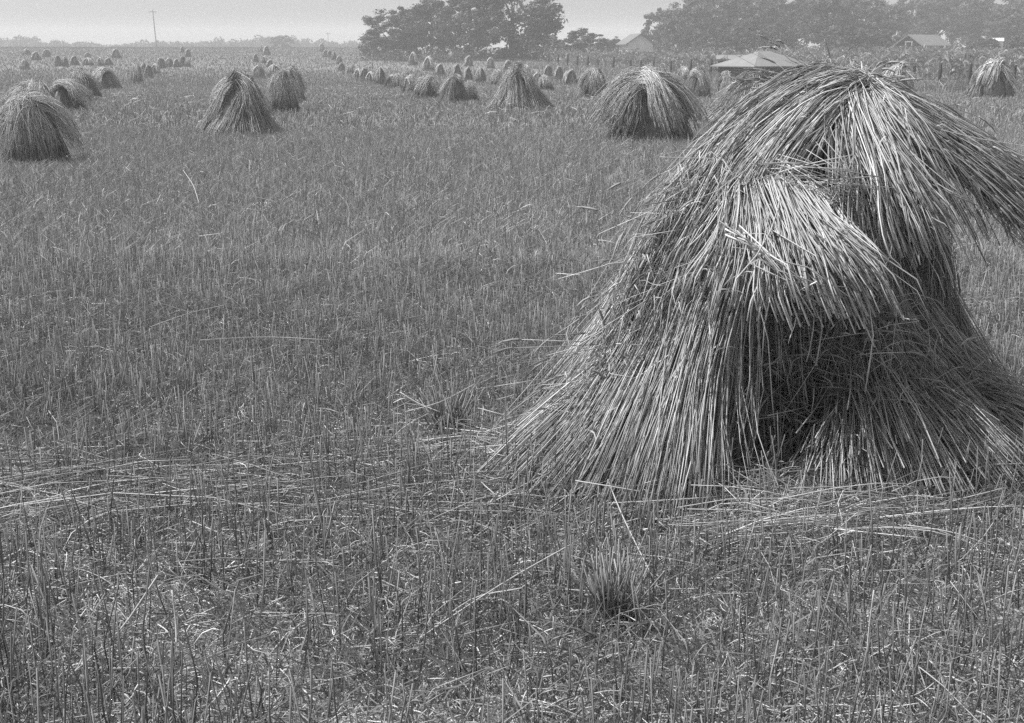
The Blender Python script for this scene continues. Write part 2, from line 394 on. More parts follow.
    for q in ([(720, 300, 4.68), (706, 350, 4.66), (703, 400, 4.66), (694, 440, 4.66)], [(755, 290, 4.7), (768, 340, 4.68), (772, 400, 4.7), (776, 440, 4.72)],
              [(815, 300, 4.62), (813, 330, 4.6), (809, 352, 4.6), (806, 362, 4.6)], [(820, 300, 4.62), (822, 330, 4.6), (818, 355, 4.6), (816, 366, 4.6)],
              [(858, 262, 4.8), (880, 282, 4.76), (894, 312, 4.75), (905, 345, 4.74)], [(868, 300, 4.66), (873, 335, 4.64), (870, 360, 4.64), (865, 392, 4.64)],
              [(720, 262, 4.7), (718, 285, 4.68), (716, 310, 4.67), (714, 322, 4.67)], [(708, 300, 4.7), (712, 360, 4.66), (690, 430, 4.62), (680, 480, 4.58)],
              [(640, 350, 4.78), (660, 420, 4.66), (672, 450, 4.62), (678, 480, 4.55)]):
        C.append([P(*a) for a in q])
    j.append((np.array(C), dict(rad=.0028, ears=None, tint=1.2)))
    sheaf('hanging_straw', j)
    # loose straws standing off the crown, and a tangle over the left flank
    C = []
    for _ in range(420):
        t = rng.uniform(0, 1); py = 150 + t * 330; cxp = 705 - 140 * t; px = cxp + rng.uniform(-45, 80) * (.6 + t * .7)
        Y = 5.02 - .36 * t - .0006 * (px - cxp) + rng.normal(-.02, .03); a = math.radians(115) + rng.normal(0, .55); L = rng.uniform(20, 75)
        ex, ey = math.cos(a) * L, math.sin(a) * L; k = rng.normal(0, 7, 2)
        C.append([P(px, py, Y), P(px + ex * .35 + k[0] * .5, py + ey * .35, Y - .02), P(px + ex * .7 + k[0], py + ey * .7, Y - .03), P(px + ex + k[1], py + ey, Y - .02)])
    a, b = MB(), MB()
    lay_straw(a, b, np.array(C) - o0, rad=.0021, ears='end', frac=.35, shred=.8, tint=1.0)
    s = tag(a.obj('loose_straw', M_STRAW, root), kind='stuff'); tag(b.obj('ears', M_EAR, s), kind='stuff')
    C = []
    for _ in range(34):
        px = rng.uniform(775, 880); py = 76 + abs(px - 840) * .22; a = rng.normal(math.radians(205) if px < 850 else math.radians(-20), .35); L = rng.uniform(10, 42); Y = 5.45
        ex, ey = math.cos(a) * L, math.sin(a) * L * .8
        C.append([P(px, py, Y), P(px + ex * .4, py + ey * .4, Y), P(px + ex * .75, py + ey * .7, Y - .02), P(px + ex, py + ey * .85, Y - .03)])
    for q in ([(850, 88, 5.45), (822, 72, 5.42), (798, 57, 5.4), (780, 47, 5.38)], [(846, 86, 5.45), (818, 74, 5.44), (790, 60, 5.42), (772, 43, 5.4)], [(840, 84, 5.44), (815, 70, 5.43), (794, 58, 5.41), (778, 50, 5.4)], [(852, 86, 5.44), (826, 76, 5.42), (800, 62, 5.4), (784, 44, 5.37)], [(880, 92, 5.4), (905, 92, 5.38), (925, 100, 5.36), (944, 112, 5.34)],
              [(862, 89, 5.35), (868, 80, 5.35), (872, 73, 5.35), (876, 67, 5.35)], [(900, 102, 5.0), (904, 120, 4.98), (908, 142, 4.97), (913, 175, 4.96)],
              [(860, 90, 5.4), (838, 76, 5.4), (832, 66, 5.4), (830, 58, 5.4)], [(905, 108, 5.05), (908, 125, 5.04), (910, 140, 5.03), (912, 152, 5.02)]):
        C.append([P(*a) for a in q])
    C = np.array(C); a, b = MB(), MB()
    lay_straw(a, b, C - o0, rad=.0027, ears='end', frac=.8, tint=1.2)
    s = tag(a.obj('loose_straw', M_STRAW, root), kind='stuff')
    if b.n: tag(b.obj('ears', M_EAR, s), kind='stuff')
    return root
near_shock()

# ------------------------------------------------------------------ sheaves and shocks in the rest of the field
def sheaf_meshes(n, rad, K, ears, seed):
    """(standing sheaf, its ears, cap sheaf, its ears): unit shock height about 1, sheaf along +x from the axis"""
    res = []
    for kind in ('standing', 'cap'):
        if kind == 'standing':
            C = bundle([(.60, 0, .0), (.50, 0, .34), (.33, 0, .68), (.12, 0, .92)], n, (.19, .12, .12, .12), (.10, .08, .09, .10), (1, 0, .5), K=K, jit=(.06, .08), wig=.035, stray=.2, cross=1.3, piv=.75)
        else:
            C = bundle([(-.20, 0, .93), (.0, 0, 1.0), (.24, 0, .95), (.45, 0, .82), (.60, 0, .64)], int(n * 1.1), (.16, .18, .21, .25, .29), (.05, .07, .08, .08, .08), (.4, 0, 1), K=K + 1, jit=(.08, .30), wig=.045, droop=.06, stray=.3, cross=1.8, rag=.15)
        a, b = MB(), MB()
        lay_straw(a, b, C, rad=rad, ears='end' if ears else None, frac=.6, awn=False, tint=.76 if kind == 'standing' else 1.4)  # caps bleached pale; lit tops and shaded undersides are also put into the tint
        shreds(a, C, int(n * .5), (.06, .2), rad * 1.1)
        res.append(a.mesh(kind + '_sheaf', M_SHOCK)); res.append(b.mesh('ears', M_SHEAR) if b.n else None)
    return res

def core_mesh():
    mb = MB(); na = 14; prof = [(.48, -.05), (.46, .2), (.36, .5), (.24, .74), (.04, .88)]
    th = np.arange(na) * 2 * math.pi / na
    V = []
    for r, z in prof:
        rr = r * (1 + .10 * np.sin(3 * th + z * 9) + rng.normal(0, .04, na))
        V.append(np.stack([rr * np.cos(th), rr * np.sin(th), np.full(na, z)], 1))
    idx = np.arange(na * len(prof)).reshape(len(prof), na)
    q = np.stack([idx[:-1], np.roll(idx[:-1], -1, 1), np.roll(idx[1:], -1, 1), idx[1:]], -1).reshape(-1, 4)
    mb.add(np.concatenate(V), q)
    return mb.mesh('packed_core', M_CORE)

def straight_mesh(n, rad, K, ears):
    C = bundle([(.62, 0, .0), (.42, 0, .36), (.22, 0, .70), (.03, 0, 1.03)], n, (.2, .14, .11, .07), (.10, .08, .07, .06), (1, 0, .5), K=K, jit=(.06, .06), wig=.025, stray=.10, piv=.85)
    a, b = MB(), MB(); lay_straw(a, b, C, rad=rad, ears='end' if ears else None, frac=.6, awn=False, tint=1.05); shreds(a, C, int(n * .5), (.06, .2), rad * 1.1)
    return a.mesh('standing_sheaf', M_SHOCK), (b.mesh('ears', M_SHEAR) if b.n else None)
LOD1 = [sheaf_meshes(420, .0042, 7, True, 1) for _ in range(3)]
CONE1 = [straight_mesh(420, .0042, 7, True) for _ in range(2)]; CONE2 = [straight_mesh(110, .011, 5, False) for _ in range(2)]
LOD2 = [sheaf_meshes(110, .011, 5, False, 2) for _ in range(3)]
CORE = core_mesh()

def whole_mesh(k):
    """a far shock: one mesh, all its sheaves"""
    a, b = MB(), MB()
    th0 = rng.uniform(0, 6.28)
    for i in range(8):
        th = th0 + i * math.pi / 4 + rng.normal(0, .15); s = rng.uniform(.85, 1.1)
        C = bundle([(.58, 0, .0), (.44, 0, .36), (.26, 0, .68), (.08, 0, .94)], 34, (.26, .16, .14, .10), (.12, .12, .1, .08), (1, 0, .5), K=4, jit=(.06, .1), wig=.02)
        c, s_ = math.cos(th), math.sin(th)
        C = np.stack([C[..., 0] * c - C[..., 1] * s_, C[..., 0] * s_ + C[..., 1] * c, C[..., 2] * s], -1)
        lay_straw(a, b, C, rad=.018, ears=None, tint=.62)  # shade on the fronts put into the tint of the standing straw
    for i in range(2 + k % 2):
        th = th0 + i * 2.6 + rng.normal(0, .4)
        C = bundle([(-.22, 0, .93), (.0, 0, 1.0), (.26, 0, .90), (.48, 0, .68), (.60, 0, .46)], 50, (.10, .16, .24, .30, .34), (.05, .06, .06, .06, .05), (.4, 0, 1), K=5, jit=(.06, .2), wig=.02, droop=.04)
        c, s_ = math.cos(th), math.sin(th)
        C = np.stack([C[..., 0] * c - C[..., 1] * s_, C[..., 0] * s_ + C[..., 1] * c, C[..., 2]], -1)
        lay_straw(a, b, C, rad=.019, ears=None, tint=1.5)  # bleached caps, their lit tops also put into the paler tint
    prof = [(.46, -.05), (.42, .25), (.3, .52), (.16, .8), (.03, .92)]
    th = np.arange(10) * 2 * math.pi / 10
    V = np.concatenate([np.stack([r * np.cos(th), r * np.sin(th), np.full(10, z)], 1) for r, z in prof])
    idx = np.arange(50).reshape(5, 10)
    a.add(V, np.stack([idx[:-1], np.roll(idx[:-1], -1, 1), np.roll(idx[1:], -1, 1), idx[1:]], -1).reshape(-1, 4), None, np.full(50, .55))  # inner core, its tone darkened for the shade between sheaves
    return a.mesh('wheat_shock', M_SHOCK)
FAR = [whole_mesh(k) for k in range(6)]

def add_mesh(name, me, parent, loc=(0, 0, 0), rz=0, s=(1, 1, 1), tiltx=0):
    o = bpy.data.objects.new(name, me); col.objects.link(o); o.parent = parent
    o.location = loc; o.rotation_euler = (tiltx, 0, rz); o.scale = s
    return o

def field_shock(x0, x1, top, base, label, group, caps=None, knob=False, cone=False):
    px = (x0 + x1) / 2
    X, Y, Z = hit(px, base)
    base += .15 * FPX / Y; X, Y, Z = hit(px, base)
    d = math.hypot(X, Y)
    H = (base - top) * Y / FPX; Wd = (x1 - x0) * Y / FPX
    H = min(max(H, .62), 1.6); Wd = min(max(Wd, .7), 2.6)
    # the base line seen is the near edge of the shock: set the axis half a depth behind it
    dep = min(Wd, 1.5) * .35
    k = 1 + dep / d
    X, Y = X * k, Y * k; Z = float(terr(X, Y))
    sx = Wd / 1.42; sz = H / 1.05
    sy = min(sx, 1.15)
    if d > 78:
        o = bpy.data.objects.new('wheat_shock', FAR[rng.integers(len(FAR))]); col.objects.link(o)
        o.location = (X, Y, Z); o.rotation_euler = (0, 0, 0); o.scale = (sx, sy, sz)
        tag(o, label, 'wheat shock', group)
        return o
    root = empty('wheat_shock', (X, Y, Z), label, 'wheat shock', group, 0.0, (sx, sy, sz))
    root.rotation_euler = (rng.normal(0, .03), rng.normal(0, .06), 0)
    L = LOD1 if d < 50 else LOD2
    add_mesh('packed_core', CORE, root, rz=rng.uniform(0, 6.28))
    n = 14 if cone else 8
    t0 = rng.uniform(0, 6.28)
    for i in range(n):
        m = L[rng.integers(len(L))]
        if cone: m = (CONE1 if d < 50 else CONE2)[i % 2]
        th = t0 + i * 2 * math.pi / n + rng.normal(0, .12)
        s = rng.uniform(.85, 1.12)
        if not cone and math.sin(th) < -.55: s *= .74; m = L[i % 2]
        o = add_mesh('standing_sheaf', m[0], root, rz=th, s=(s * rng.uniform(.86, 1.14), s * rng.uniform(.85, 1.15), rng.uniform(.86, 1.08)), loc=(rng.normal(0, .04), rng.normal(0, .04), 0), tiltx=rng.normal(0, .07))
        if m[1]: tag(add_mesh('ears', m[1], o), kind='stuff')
    cl = caps if caps is not None else [rng.uniform(-2.4, -.8), rng.uniform(.6, 2.4)] + ([rng.uniform(-3.5, 3.5)] if rng.uniform() < .6 else [])
    for th in cl:
        m = L[rng.integers(len(L))]; ex = None
        if isinstance(th, tuple): th, *ex = th
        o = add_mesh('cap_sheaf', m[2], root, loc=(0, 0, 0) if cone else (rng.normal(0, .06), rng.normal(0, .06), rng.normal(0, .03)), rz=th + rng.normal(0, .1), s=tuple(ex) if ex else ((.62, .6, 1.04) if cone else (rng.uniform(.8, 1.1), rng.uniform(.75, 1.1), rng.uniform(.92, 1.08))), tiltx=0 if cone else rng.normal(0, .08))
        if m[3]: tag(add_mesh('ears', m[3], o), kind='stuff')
    if knob:
        m = L[0]
        o = add_mesh('cap_sheaf', m[0], root, loc=(0, 0, .42), rz=1.2, s=(.35, .6, .7))
    return root

GA = 'shocks of the row along the left edge of the field'
GB = 'tiny shocks scattered before the low far treeline'
GC = 'shocks of the short row running up to the tall pole'
GD = 'shocks of the row running up to the round lone tree'
GE = 'shocks of the long row climbing to the thin pole'
GF = 'shocks of the row crowded together in mid field'
GG = 'shocks scattered in the hollow below the big trees'
GH = 'shocks near the cornfield and the low shed'
tb = 'tiny hazy wheat shock in the scatter of shocks before the low far treeline'
tc_ = 'small dark wheat shock crowded into the short row leading to the tall utility pole'
te = 'small wheat shock in the single file climbing the rise to the thin pole'
tg = 'small pale-topped wheat shock loosely scattered in the hollow below the big shade trees'
SH = [
    # x0, x1, top, base, label, group, caps, knob
    (2, 69, 102, 161, 'dark fronted wheat shock with pale overhanging cap, nearest of the left edge row', GA, [2.9, (-2.7, .8, .8, 1.0), .2, (-1.4, .62, 1.2, .98), (-.7, .7, .7, .95)], False),
    (10, 62, 83, 112, 'sprawling slumped wheat shock right behind the dark fronted one at the left edge', GA, [2.6, -2.6, -1.2], False),
    (46, 90, 83, 109, 'slumped wheat shock with a straggling pale skirt, second behind the dark left edge shock', GA, [-.4, 2.8], False),
    (66, 101, 72, 98, 'rounded wheat shock with pale cap, next to last of the left edge row', GA, [-1.5, .6], False),
    (90, 119, 69, 89, 'wheat shock dark on its right side, last and farthest of the left edge row', GA, [2.4, -2.4], False),
    (22, 31, 49, 54, tb, GB, None, False), (31, 42, 52, 59, tb, GB, None, False), (42, 51, 49.5, 56, tb, GB, None, False), (21, 30, 60, 68, tb, GB, None, False),
    (54, 62, 55.5, 65, tb, GB, None, False), (61, 69, 57, 65, tb, GB, None, False), (70, 80, 56, 64, tb, GB, None, False), (84, 91, 53, 56.5, tb, GB, None, False),
    (83, 94, 58, 64, tb, GB, None, False), (98, 104, 57.5, 64.5, tb, GB, None, False), (104, 114, 58, 64, tb, GB, None, False), (111, 122, 49, 57, tb, GB, None, False),
    (130, 144, 63, 82, 'narrow dark wheat shock with a knob top, nearest in the row to the tall pole', GC, [-1.0], True, True),
    (140, 149, 64, 75, tc_, GC, None, False), (145, 153, 65, 76, tc_, GC, None, False), (151, 161, 64, 73, tc_, GC, None, False), (156, 166, 58, 67, tc_, GC, None, False),
    (165, 174, 58.5, 65.5, tc_, GC, None, False), (173, 181, 59, 66, tc_, GC, None, False), (179, 187, 56.5, 65, tc_, GC, None, False), (184, 191, 59, 65.5, tc_, GC, None, False),
    (180, 185, 46.5, 52, 'tiniest wheat shock by the treeline above the end of the short row', GC, None, False), (185, 192, 49, 56, 'very small wheat shock just below the tiniest one by the far treeline', GC, None, False),
    (198, 286, 82, 133, 'conical wheat shock with straight straw ribs, in front of its row left of centre', GD, [-2.6, -.6], False, True),
    (266, 302, 75, 111, 'wheat shock with a bright ruffled cap and dark right front, behind the conical ribbed one', GD, [-2.0, -.9, 1.0], False),
    (285, 304, 69, 100, 'wheat shock half hidden behind the one with the bright ruffled cap', GD, [-.5, 2.0], False),
    (252, 266, 66, 77, 'low dark wheat shock of the side by side pair behind the ruffled cap', GD, None, False),
    (266, 282, 65, 76, 'low pale-topped wheat shock of the side by side pair behind the ruffled cap', GD, None, False),
    (253, 259, 54, 61, 'little wheat shock standing off beside its row below the lone tree', GD, None, False), (262, 268, 56, 62, 'tiny wheat shock just above the small rounded one in the row to the lone tree', GD, None, False),
    (266, 275, 60, 66, 'small rounded wheat shock just beyond the low side by side pair', GD, None, False),
    (258, 263, 45, 51, 'thin wheat shock of the last two on the crest beside the round lone tree', GD, None, False), (263, 271, 46, 54, 'wide wheat shock of the last two on the crest beside the round lone tree', GD, None, False),
    (319, 325, 43.5, 51, 'tiny wheat shock standing up on the skyline at the head of the climbing row', GE, None, False), (323, 328, 50, 56, te, GE, None, False), (327, 332, 50.5, 56.5, te, GE, None, False),
    (331, 337, 52, 59, te, GE, None, False), (336, 343, 56, 63, te, GE, None, False), (338, 345, 63, 70, te, GE, None, False), (347, 354, 65, 72, te, GE, None, False),
    (355, 362, 69, 77, te, GE, None, False), (360, 369, 68, 80, te, GE, None, False), (367, 375, 72, 81, te, GE, None, False),
    (374, 387, 68, 84, 'dark wheat shock with a rounded knob top, largest and nearest of the climbing row', GE, [-1.0], True),
    (386, 394, 75, 88, 'thin leaning wheat shock alone beside the dark knob topped one', GF, [-.5], False),
    (394, 402, 76, 88, 'narrow pale wheat shock beside the thin leaning one', GF, None, False),
    (401, 412, 72, 85, 'pale wheat shock peeping from behind the crowded mid field row', GF, None, False),
    (401, 420, 77, 92, 'rounded wheat shock just behind the slumped pale one in the crowded row', GF, None, False),
    (412, 441, 77, 97, 'broad slumped wheat shock with pale straw fallen at its front, in the crowded row', GF, [-2.4, -.7, 1.0], False),
    (438, 470, 77, 101, 'peaked dark wheat shock at the near end of the crowded row', GF, [2.6], True),
    (462, 478, 84, 100, 'low round wheat shock leaning against the peaked dark one', GF, [-1.5], False),
    (371, 378, 45.5, 52, tg, GG, None, False), (389, 400, 48, 56, tg, GG, None, False), (403, 409, 51.5, 60, tg, GG, None, False), (409, 418, 52.5, 64, tg, GG, None, False),
    (434, 444, 49, 56, tg, GG, None, False), (446, 455, 52, 61, tg, GG, None, False), (452, 460, 51, 59, tg, GG, None, False), (423, 435, 57, 69.5, tg, GG, None, False),
    (435, 446, 64, 74, tg, GG, None, False), (452, 463, 64, 76, tg, GG, None, False), (460, 467, 50, 57, tg, GG, None, False), (464, 474, 56, 65, tg, GG, None, False),
    (463, 474, 67, 80, tg, GG, None, False), (474, 487, 68, 81, tg, GG, None, False), (486, 495, 58, 67, tg, GG, None, False), (503, 513, 60.5, 70, tg, GG, None, False),
    (489, 504, 71, 85, tg, GG, None, False), (516, 523, 62, 69, tg, GG, None, False), (521, 531, 65, 71.5, tg, GG, None, False), (520, 530, 72, 80, tg, GG, None, False),
    (532, 543, 73, 81, tg, GG, None, False), (543, 553, 65.5, 76, tg, GG, None, False), (554, 564, 66.5, 79, tg, GG, None, False),
    (535, 553, 78, 90, 'small wheat shock with a scruffy pale top, close behind the sharp pointed one', GG, None, False),
    (562, 580, 70, 84, 'wheat shock with a white cap, nearest the fence posts in the hollow', GG, None, False),
    (488, 547, 71, 107, 'sharp pointed wheat shock with a bright ridge and dark right side, alone at mid field', GF, [-2.6, -.4], False, True),
    (579, 609, 72, 97, 'round wheat shock with a drooping left skirt, beside the large shock with a slit front', GH, [2.8, -1.4], False),
    (603, 690, 75, 140, 'large domed wheat shock with ragged cap over a dark front, left of the huge one', GH, [(-1.4, 1.12, .5, 1.02), (2.9, 1.0, 1.0, 1.0), (.1, .95, 1.0, .98), (-2.5, .78, .7, .97), (-.45, .75, .7, .95), (3.5, 1.0, .8, .9)], False),
    (680, 712, 69, 97, 'dark wheat shock behind the large domed one, near the shed', GH, [-.6, 1.5], False),
    (674, 692, 67, 80, 'low pale wheat shock peeping over the large domed one', GH, None, False),
    (715, 736, 74, 91, 'wheat shock standing right in front of the low shed wall', GH, [-1.8, .4], False),
    (692, 818, 80, 122, 'pale pointed wheat shock half hidden behind the shoulder of the huge one, before the shed', GH, [-2.4, .5], False, True),
    (774, 797, 65, 80, 'dark wheat shock seen just over the top of the huge one, beside the shed', GH, None, False),
    (882, 916, 66, 91, 'wheat shock with a pale peaked cap against the corn, right of the huge crown', GH, [-2.4, -.6, .8], False),
    (971, 1012, 63, 97, 'wheat shock with a dark split front at the far right by the corn', GH, [-2.7, -.4, .8], False),
]
for a in SH: field_shock(*a)

# ------------------------------------------------------------------ stubble, undergrowth, litter (uncountable)
RD = np.array([-.155, 1.0]); RD /= np.linalg.norm(RD); RP = np.array([RD[1], -RD[0]])
def scatter(y0, y1, dens, rows=None, jit=.02, margin=1.3, slope=.50):
    """random points over the seen wedge of the field; in drill rows if asked"""
    A = slope * (y1 ** 2 - y0 ** 2) + 2 * margin * (y1 - y0)
    n = int(A * dens)
    m = int(n * 1.02)
    hw1 = slope * y1 + margin
    y = np.sqrt(rng.uniform(0, 1, m) * (y1 ** 2 - y0 ** 2) + y0 ** 2)
    x = rng.uniform(-1, 1, m) * (slope * y + margin)
    if rows:
        q = x * RP[0] + y * RP[1]; s = x * RD[0] + y * RD[1]
        q = np.round(q / rows) * rows + rng.normal(0, jit, m)
        x = q * RP[0] + s * RD[0]; y = q * RP[1] + s * RD[1]
    return x, y

def vnoise(x, y, f, ph=0):
    return (np.sin(x * f + 1.7 * np.sin(y * f * .83 + ph) + ph) + np.sin(y * f * 1.13 + 1.3 * np.sin(x * f * .71 + 2 * ph)) + np.sin((x + y) * f * .57 + ph * 3)) / 3

def in_mat(x, y):                      # where straw lies flat over the stubble
    a = np.exp(-((y - (4.78 + .10 * x)) / .30) ** 2) * (x < .1)
    b = np.exp(-((x - .75) / .7) ** 2 - ((y - 4.2) / .18) ** 2)
    return np.clip(a + .7 * b, 0, 1)
def in_shock(x, y):
    return (((x - 1.2) / .95) ** 2 + ((y - 5.45) / .75) ** 2) < 1
def far_edge(x, y):                    # the field's right-hand end, at the corn
    return (x - 2.7) * (55 - 130) - (y - 130) * (20 - 2.7) < 0

def stalks(mb, x, y, h, r, tone, lean=.10, tube=True):
    n = len(x); z = terr(x, y)
    l = rng.normal(0, lean, (n, 2)) * h[:, None]
    b = rng.normal(0, .05, (n, 2)) * h[:, None]
    C = np.stack([np.stack([x, y, z - .01], 1), np.stack([x + l[:, 0] * .45 + b[:, 0], y + l[:, 1] * .45 + b[:, 1], z + h * .5], 1), np.stack([x + l[:, 0], y + l[:, 1], z + h], 1)], 1)
    if tube: tubes(mb, C, r[:, None] * np.array([1.15, 1, .95]), tone, 3)
    else: strips(mb, C, r[:, None] * np.array([1.2, 1.1, .8]), tone)

st = MB()
x, y = scatter(2.3, 9.5, 640, rows=.17, jit=.045)
keep = ~in_shock(x, y)
dens = np.interp(y, [3.8, 5.5], [.54, .68]) + .6 * vnoise(x, y, 5.0, 1) * np.interp(y, [4.5, 7], [1, .4]) - .15 * in_mat(x, y)
keep &= rng.uniform(0, 1, len(x)) < np.clip(dens, .05, 1)
x, y = x[keep], y[keep]
h = np.clip(rng.normal(0, .055, len(x)) + np.interp(y, [4, 7], [.185, .15]) + .03 * vnoise(x, y, 2.3, 4), .04, .34)
stalks(st, x, y, h, rng.uniform(.0012, .0024, len(x)) * np.interp(y, [4.5, 7], [1.08, .8]), straw_tone(len(x), .24) * np.interp(y, [4, 9], [.72, 1.12]), lean=.08)
x, y = scatter(9.5, 26, 320, rows=.17, jit=.05, margin=1.5)
stalks(st, x, y, np.clip(rng.normal(.155, .045, len(x)) + .02 * vnoise(x, y, .9, 4), .05, .30), rng.uniform(.0018, .003, len(x)), straw_tone(len(x), .22) * 1.45, lean=.11, tube=False)
x, y = scatter(26, 125, 46, margin=3); k = (~far_edge(x, y)) & (rng.uniform(0, 1, len(x)) < np.interp(y, [50, 125], [1, .06])); x, y = x[k], y[k]
stalks(st, x, y, np.clip(rng.normal(.155, .045, len(x)), .05, .30), rng.uniform(.005, .009, len(x)) * np.interp(y, [50, 125], [1, 1.6]), straw_tone(len(x), .3) * 1.25, lean=.2, tube=False)
x, y = scatter(75, 290, 7, margin=6); k = ~far_edge(x, y); x, y = x[k], y[k]
stalks(st, x, y, np.clip(rng.normal(.14, .04, len(x)), .05, .25), rng.uniform(.012, .022, len(x)), straw_tone(len(x), .2) * .72, lean=.3, tube=False)
tag(st.obj('stubble', M_STUB), 'stiff cut wheat stubble covering the whole field', 'stubble', kind='stuff')

we = MB()
def blades(x, y, hm, w, lean=.6, tn=.35, tm=1.0):
    n = len(x); z = terr(x, y)
    h = np.abs(rng.normal(hm, hm * .4, n)) + .01
    l = rng.normal(0, lean, (n, 2)) * h[:, None]
    C = np.stack([np.stack([x, y, z - .005], 1), np.stack([x + l[:, 0] * .35, y + l[:, 1] * .35, z + h * .65], 1), np.stack([x + l[:, 0], y + l[:, 1], z + h], 1)], 1)
    strips(we, C, (w * rng.uniform(.6, 1.3, n))[:, None] * np.array([.8, 1, .15]), straw_tone(n, tn) * tm)
x, y = scatter(2.3, 9.5, 4300); k = (~in_shock(x, y)) & (rng.uniform(0, 1, len(x)) < .75 + .4 * vnoise(x, y, 4, 2))
blades(x[k], y[k], .075, .0019, lean=.8, tm=1.1)
x, y = scatter(9.5, 26, 600, margin=1.5); blades(x, y, .11, .0038, tm=1.6)
x, y = scatter(26, 75, 60, margin=3); k = ~far_edge(x, y); blades(x[k], y[k], .12, .010, tm=1.45)
tag(we.obj('undergrowth', M_WEED), 'short fine weeds and clover between the stubble', 'weeds', kind='stuff')

li = MB()
def litter(x, y, L, r, lift, el=.25, tint=1.0, az=None, bend=.08):
    n = len(x); z = terr(x, y) + lift
    a = rng.uniform(0, 6.28, n) if az is None else az; e = rng.normal(0, el, n)
    d = np.stack([np.cos(a) * np.cos(e), np.sin(a) * np.cos(e), np.sin(e)], 1) * (L / 2)[:, None]
    c = np.stack([x, y, z], 1); bo = rng.normal(0, 1, (n, 3)) * (L * bend)[:, None]; bo[:, 2] = np.abs(bo[:, 2])
    C = np.stack([c - d, c - d * .33 + bo, c + d * .33 + bo, c + d], 1)
    C[..., 2] = np.maximum(C[..., 2], terr(C[..., 0], C[..., 1]) + .004)
    tubes(li, C, r, straw_tone(n, .3) * tint, 3)
x, y = scatter(2.3, 9.5, 3900); k = (~in_shock(x, y)) & (rng.uniform(0, 1, len(x)) < np.interp(y, [4.2, 5.6], [.75, .5]) + .5 * vnoise(x, y, 3.1, 5)); x, y = x[k], y[k]; n = len(x)
litter(x, y, rng.uniform(.015, .10, n) ** 1.0, rng.uniform(.0009, .0021, n), np.abs(rng.normal(.01, .03, n)), .35, tint=1.05)
x, y = scatter(2.3, 8, 75); k = (~in_shock(x, y)) & (rng.uniform(0, 1, len(x)) < np.interp(y, [4.5, 6], [1, .2])); x, y = x[k], y[k]; n = len(x)
litter(x, y, rng.uniform(.08, .36, n), rng.uniform(.0011, .0020, n), np.abs(rng.normal(.02, .05, n)), .3, tint=.85, bend=.06)
x, y = scatter(8, 30, 5, margin=1.5); n = len(x)
litter(x, y, rng.uniform(.03, .2, n), rng.uniform(.0015, .003, n), np.abs(rng.normal(.12, .06, n)), .5, tint=1.1)
x, y = scatter(9, 26, 34, margin=1.5); n = len(x)
litter(x, y, rng.uniform(.015, .05, n), rng.uniform(.0015, .003, n), np.abs(rng.normal(.10, .06, n)), .7)
x, y = scatter(26, 75, 1.4, margin=2); k = ~far_edge(x, y); x, y = x[k], y[k]; n = len(x)
litter(x, y, rng.uniform(.05, .35, n), rng.uniform(.004, .010, n), np.abs(rng.normal(.12, .05, n)), .3)
tag(li.obj('straw_litter', M_LITTER), 'scraps of pale straw scattered over the ground', 'straw litter', kind='stuff')

# flattened drifts of long straw
li = MB()
n = 460
x = rng.uniform(-2.3, .0, n); y = 4.55 + .10 * x + rng.normal(0, .33, n)
litter(x, y, rng.uniform(.25, 1.0, n), rng.uniform(.0013, .0024, n), np.abs(rng.normal(.01, .03, n)), .05, tint=.8, az=rng.normal(.06, .3, n), bend=.03)
n = 48
x = rng.uniform(-2.0, -.8, n); y = 4.22 + .2 * (x + 2) + rng.normal(0, .16, n)
litter(x, y, rng.uniform(.3, .95, n), rng.uniform(.0013, .0022, n), .03 + np.abs(rng.normal(.03, .03, n)), .08, tint=1.0, az=rng.normal(.3, .25, n), bend=.04)
tag(li.obj('straw_drift', M_LITTER), 'band of long flattened straw lying across the left of the stubble', 'loose straw', kind='stuff')
li = MB()
n = 60
c0, c1 = np.array(hit(735, 562)[:2]), np.array(hit(955, 528)[:2])
t = rng.uniform(0, 1, n); x = c0[0] + (c1[0] - c0[0]) * t; y = c0[1] + (c1[1] - c0[1]) * t + rng.normal(0, .07, n)
litter(x, y, rng.uniform(.2, .65, n), rng.uniform(.0013, .0022, n), .04 + np.abs(rng.normal(.04, .04, n)), .12, tint=1.05, az=rng.normal(.22, .3, n), bend=.04)
n = 330
x = rng.uniform(-.15, .75, n); y = 4.44 + rng.normal(0, .13, n) - .05 * x
litter(x, y, rng.uniform(.12, .6, n), rng.uniform(.0014, .0025, n), np.abs(rng.normal(.0, .035, n)), .2, az=rng.normal(.5, .9, n), bend=.04)
n = 110
x = rng.uniform(.7, 2.1, n); y = 4.30 + rng.normal(0, .12, n) + .1 * (x - 1.2)
litter(x, y, rng.uniform(.12, .5, n), rng.uniform(.0014, .0024, n), np.abs(rng.normal(.0, .03, n)), .25, az=rng.normal(.2, .8, n), bend=.04)
n = 420
x = rng.uniform(-.15, .62, n); y = 4.78 + rng.normal(0, .10, n) - .12 * x
litter(x, y, rng.uniform(.10, .5, n), rng.uniform(.0012, .0022, n), np.abs(rng.normal(.03, .05, n)), .25, az=rng.normal(.55, .6, n), bend=.05)
tag(li.obj('fallen_straw', M_LITTER), 'tangled straw fallen along the foot of the huge shock', 'loose straw', kind='stuff')

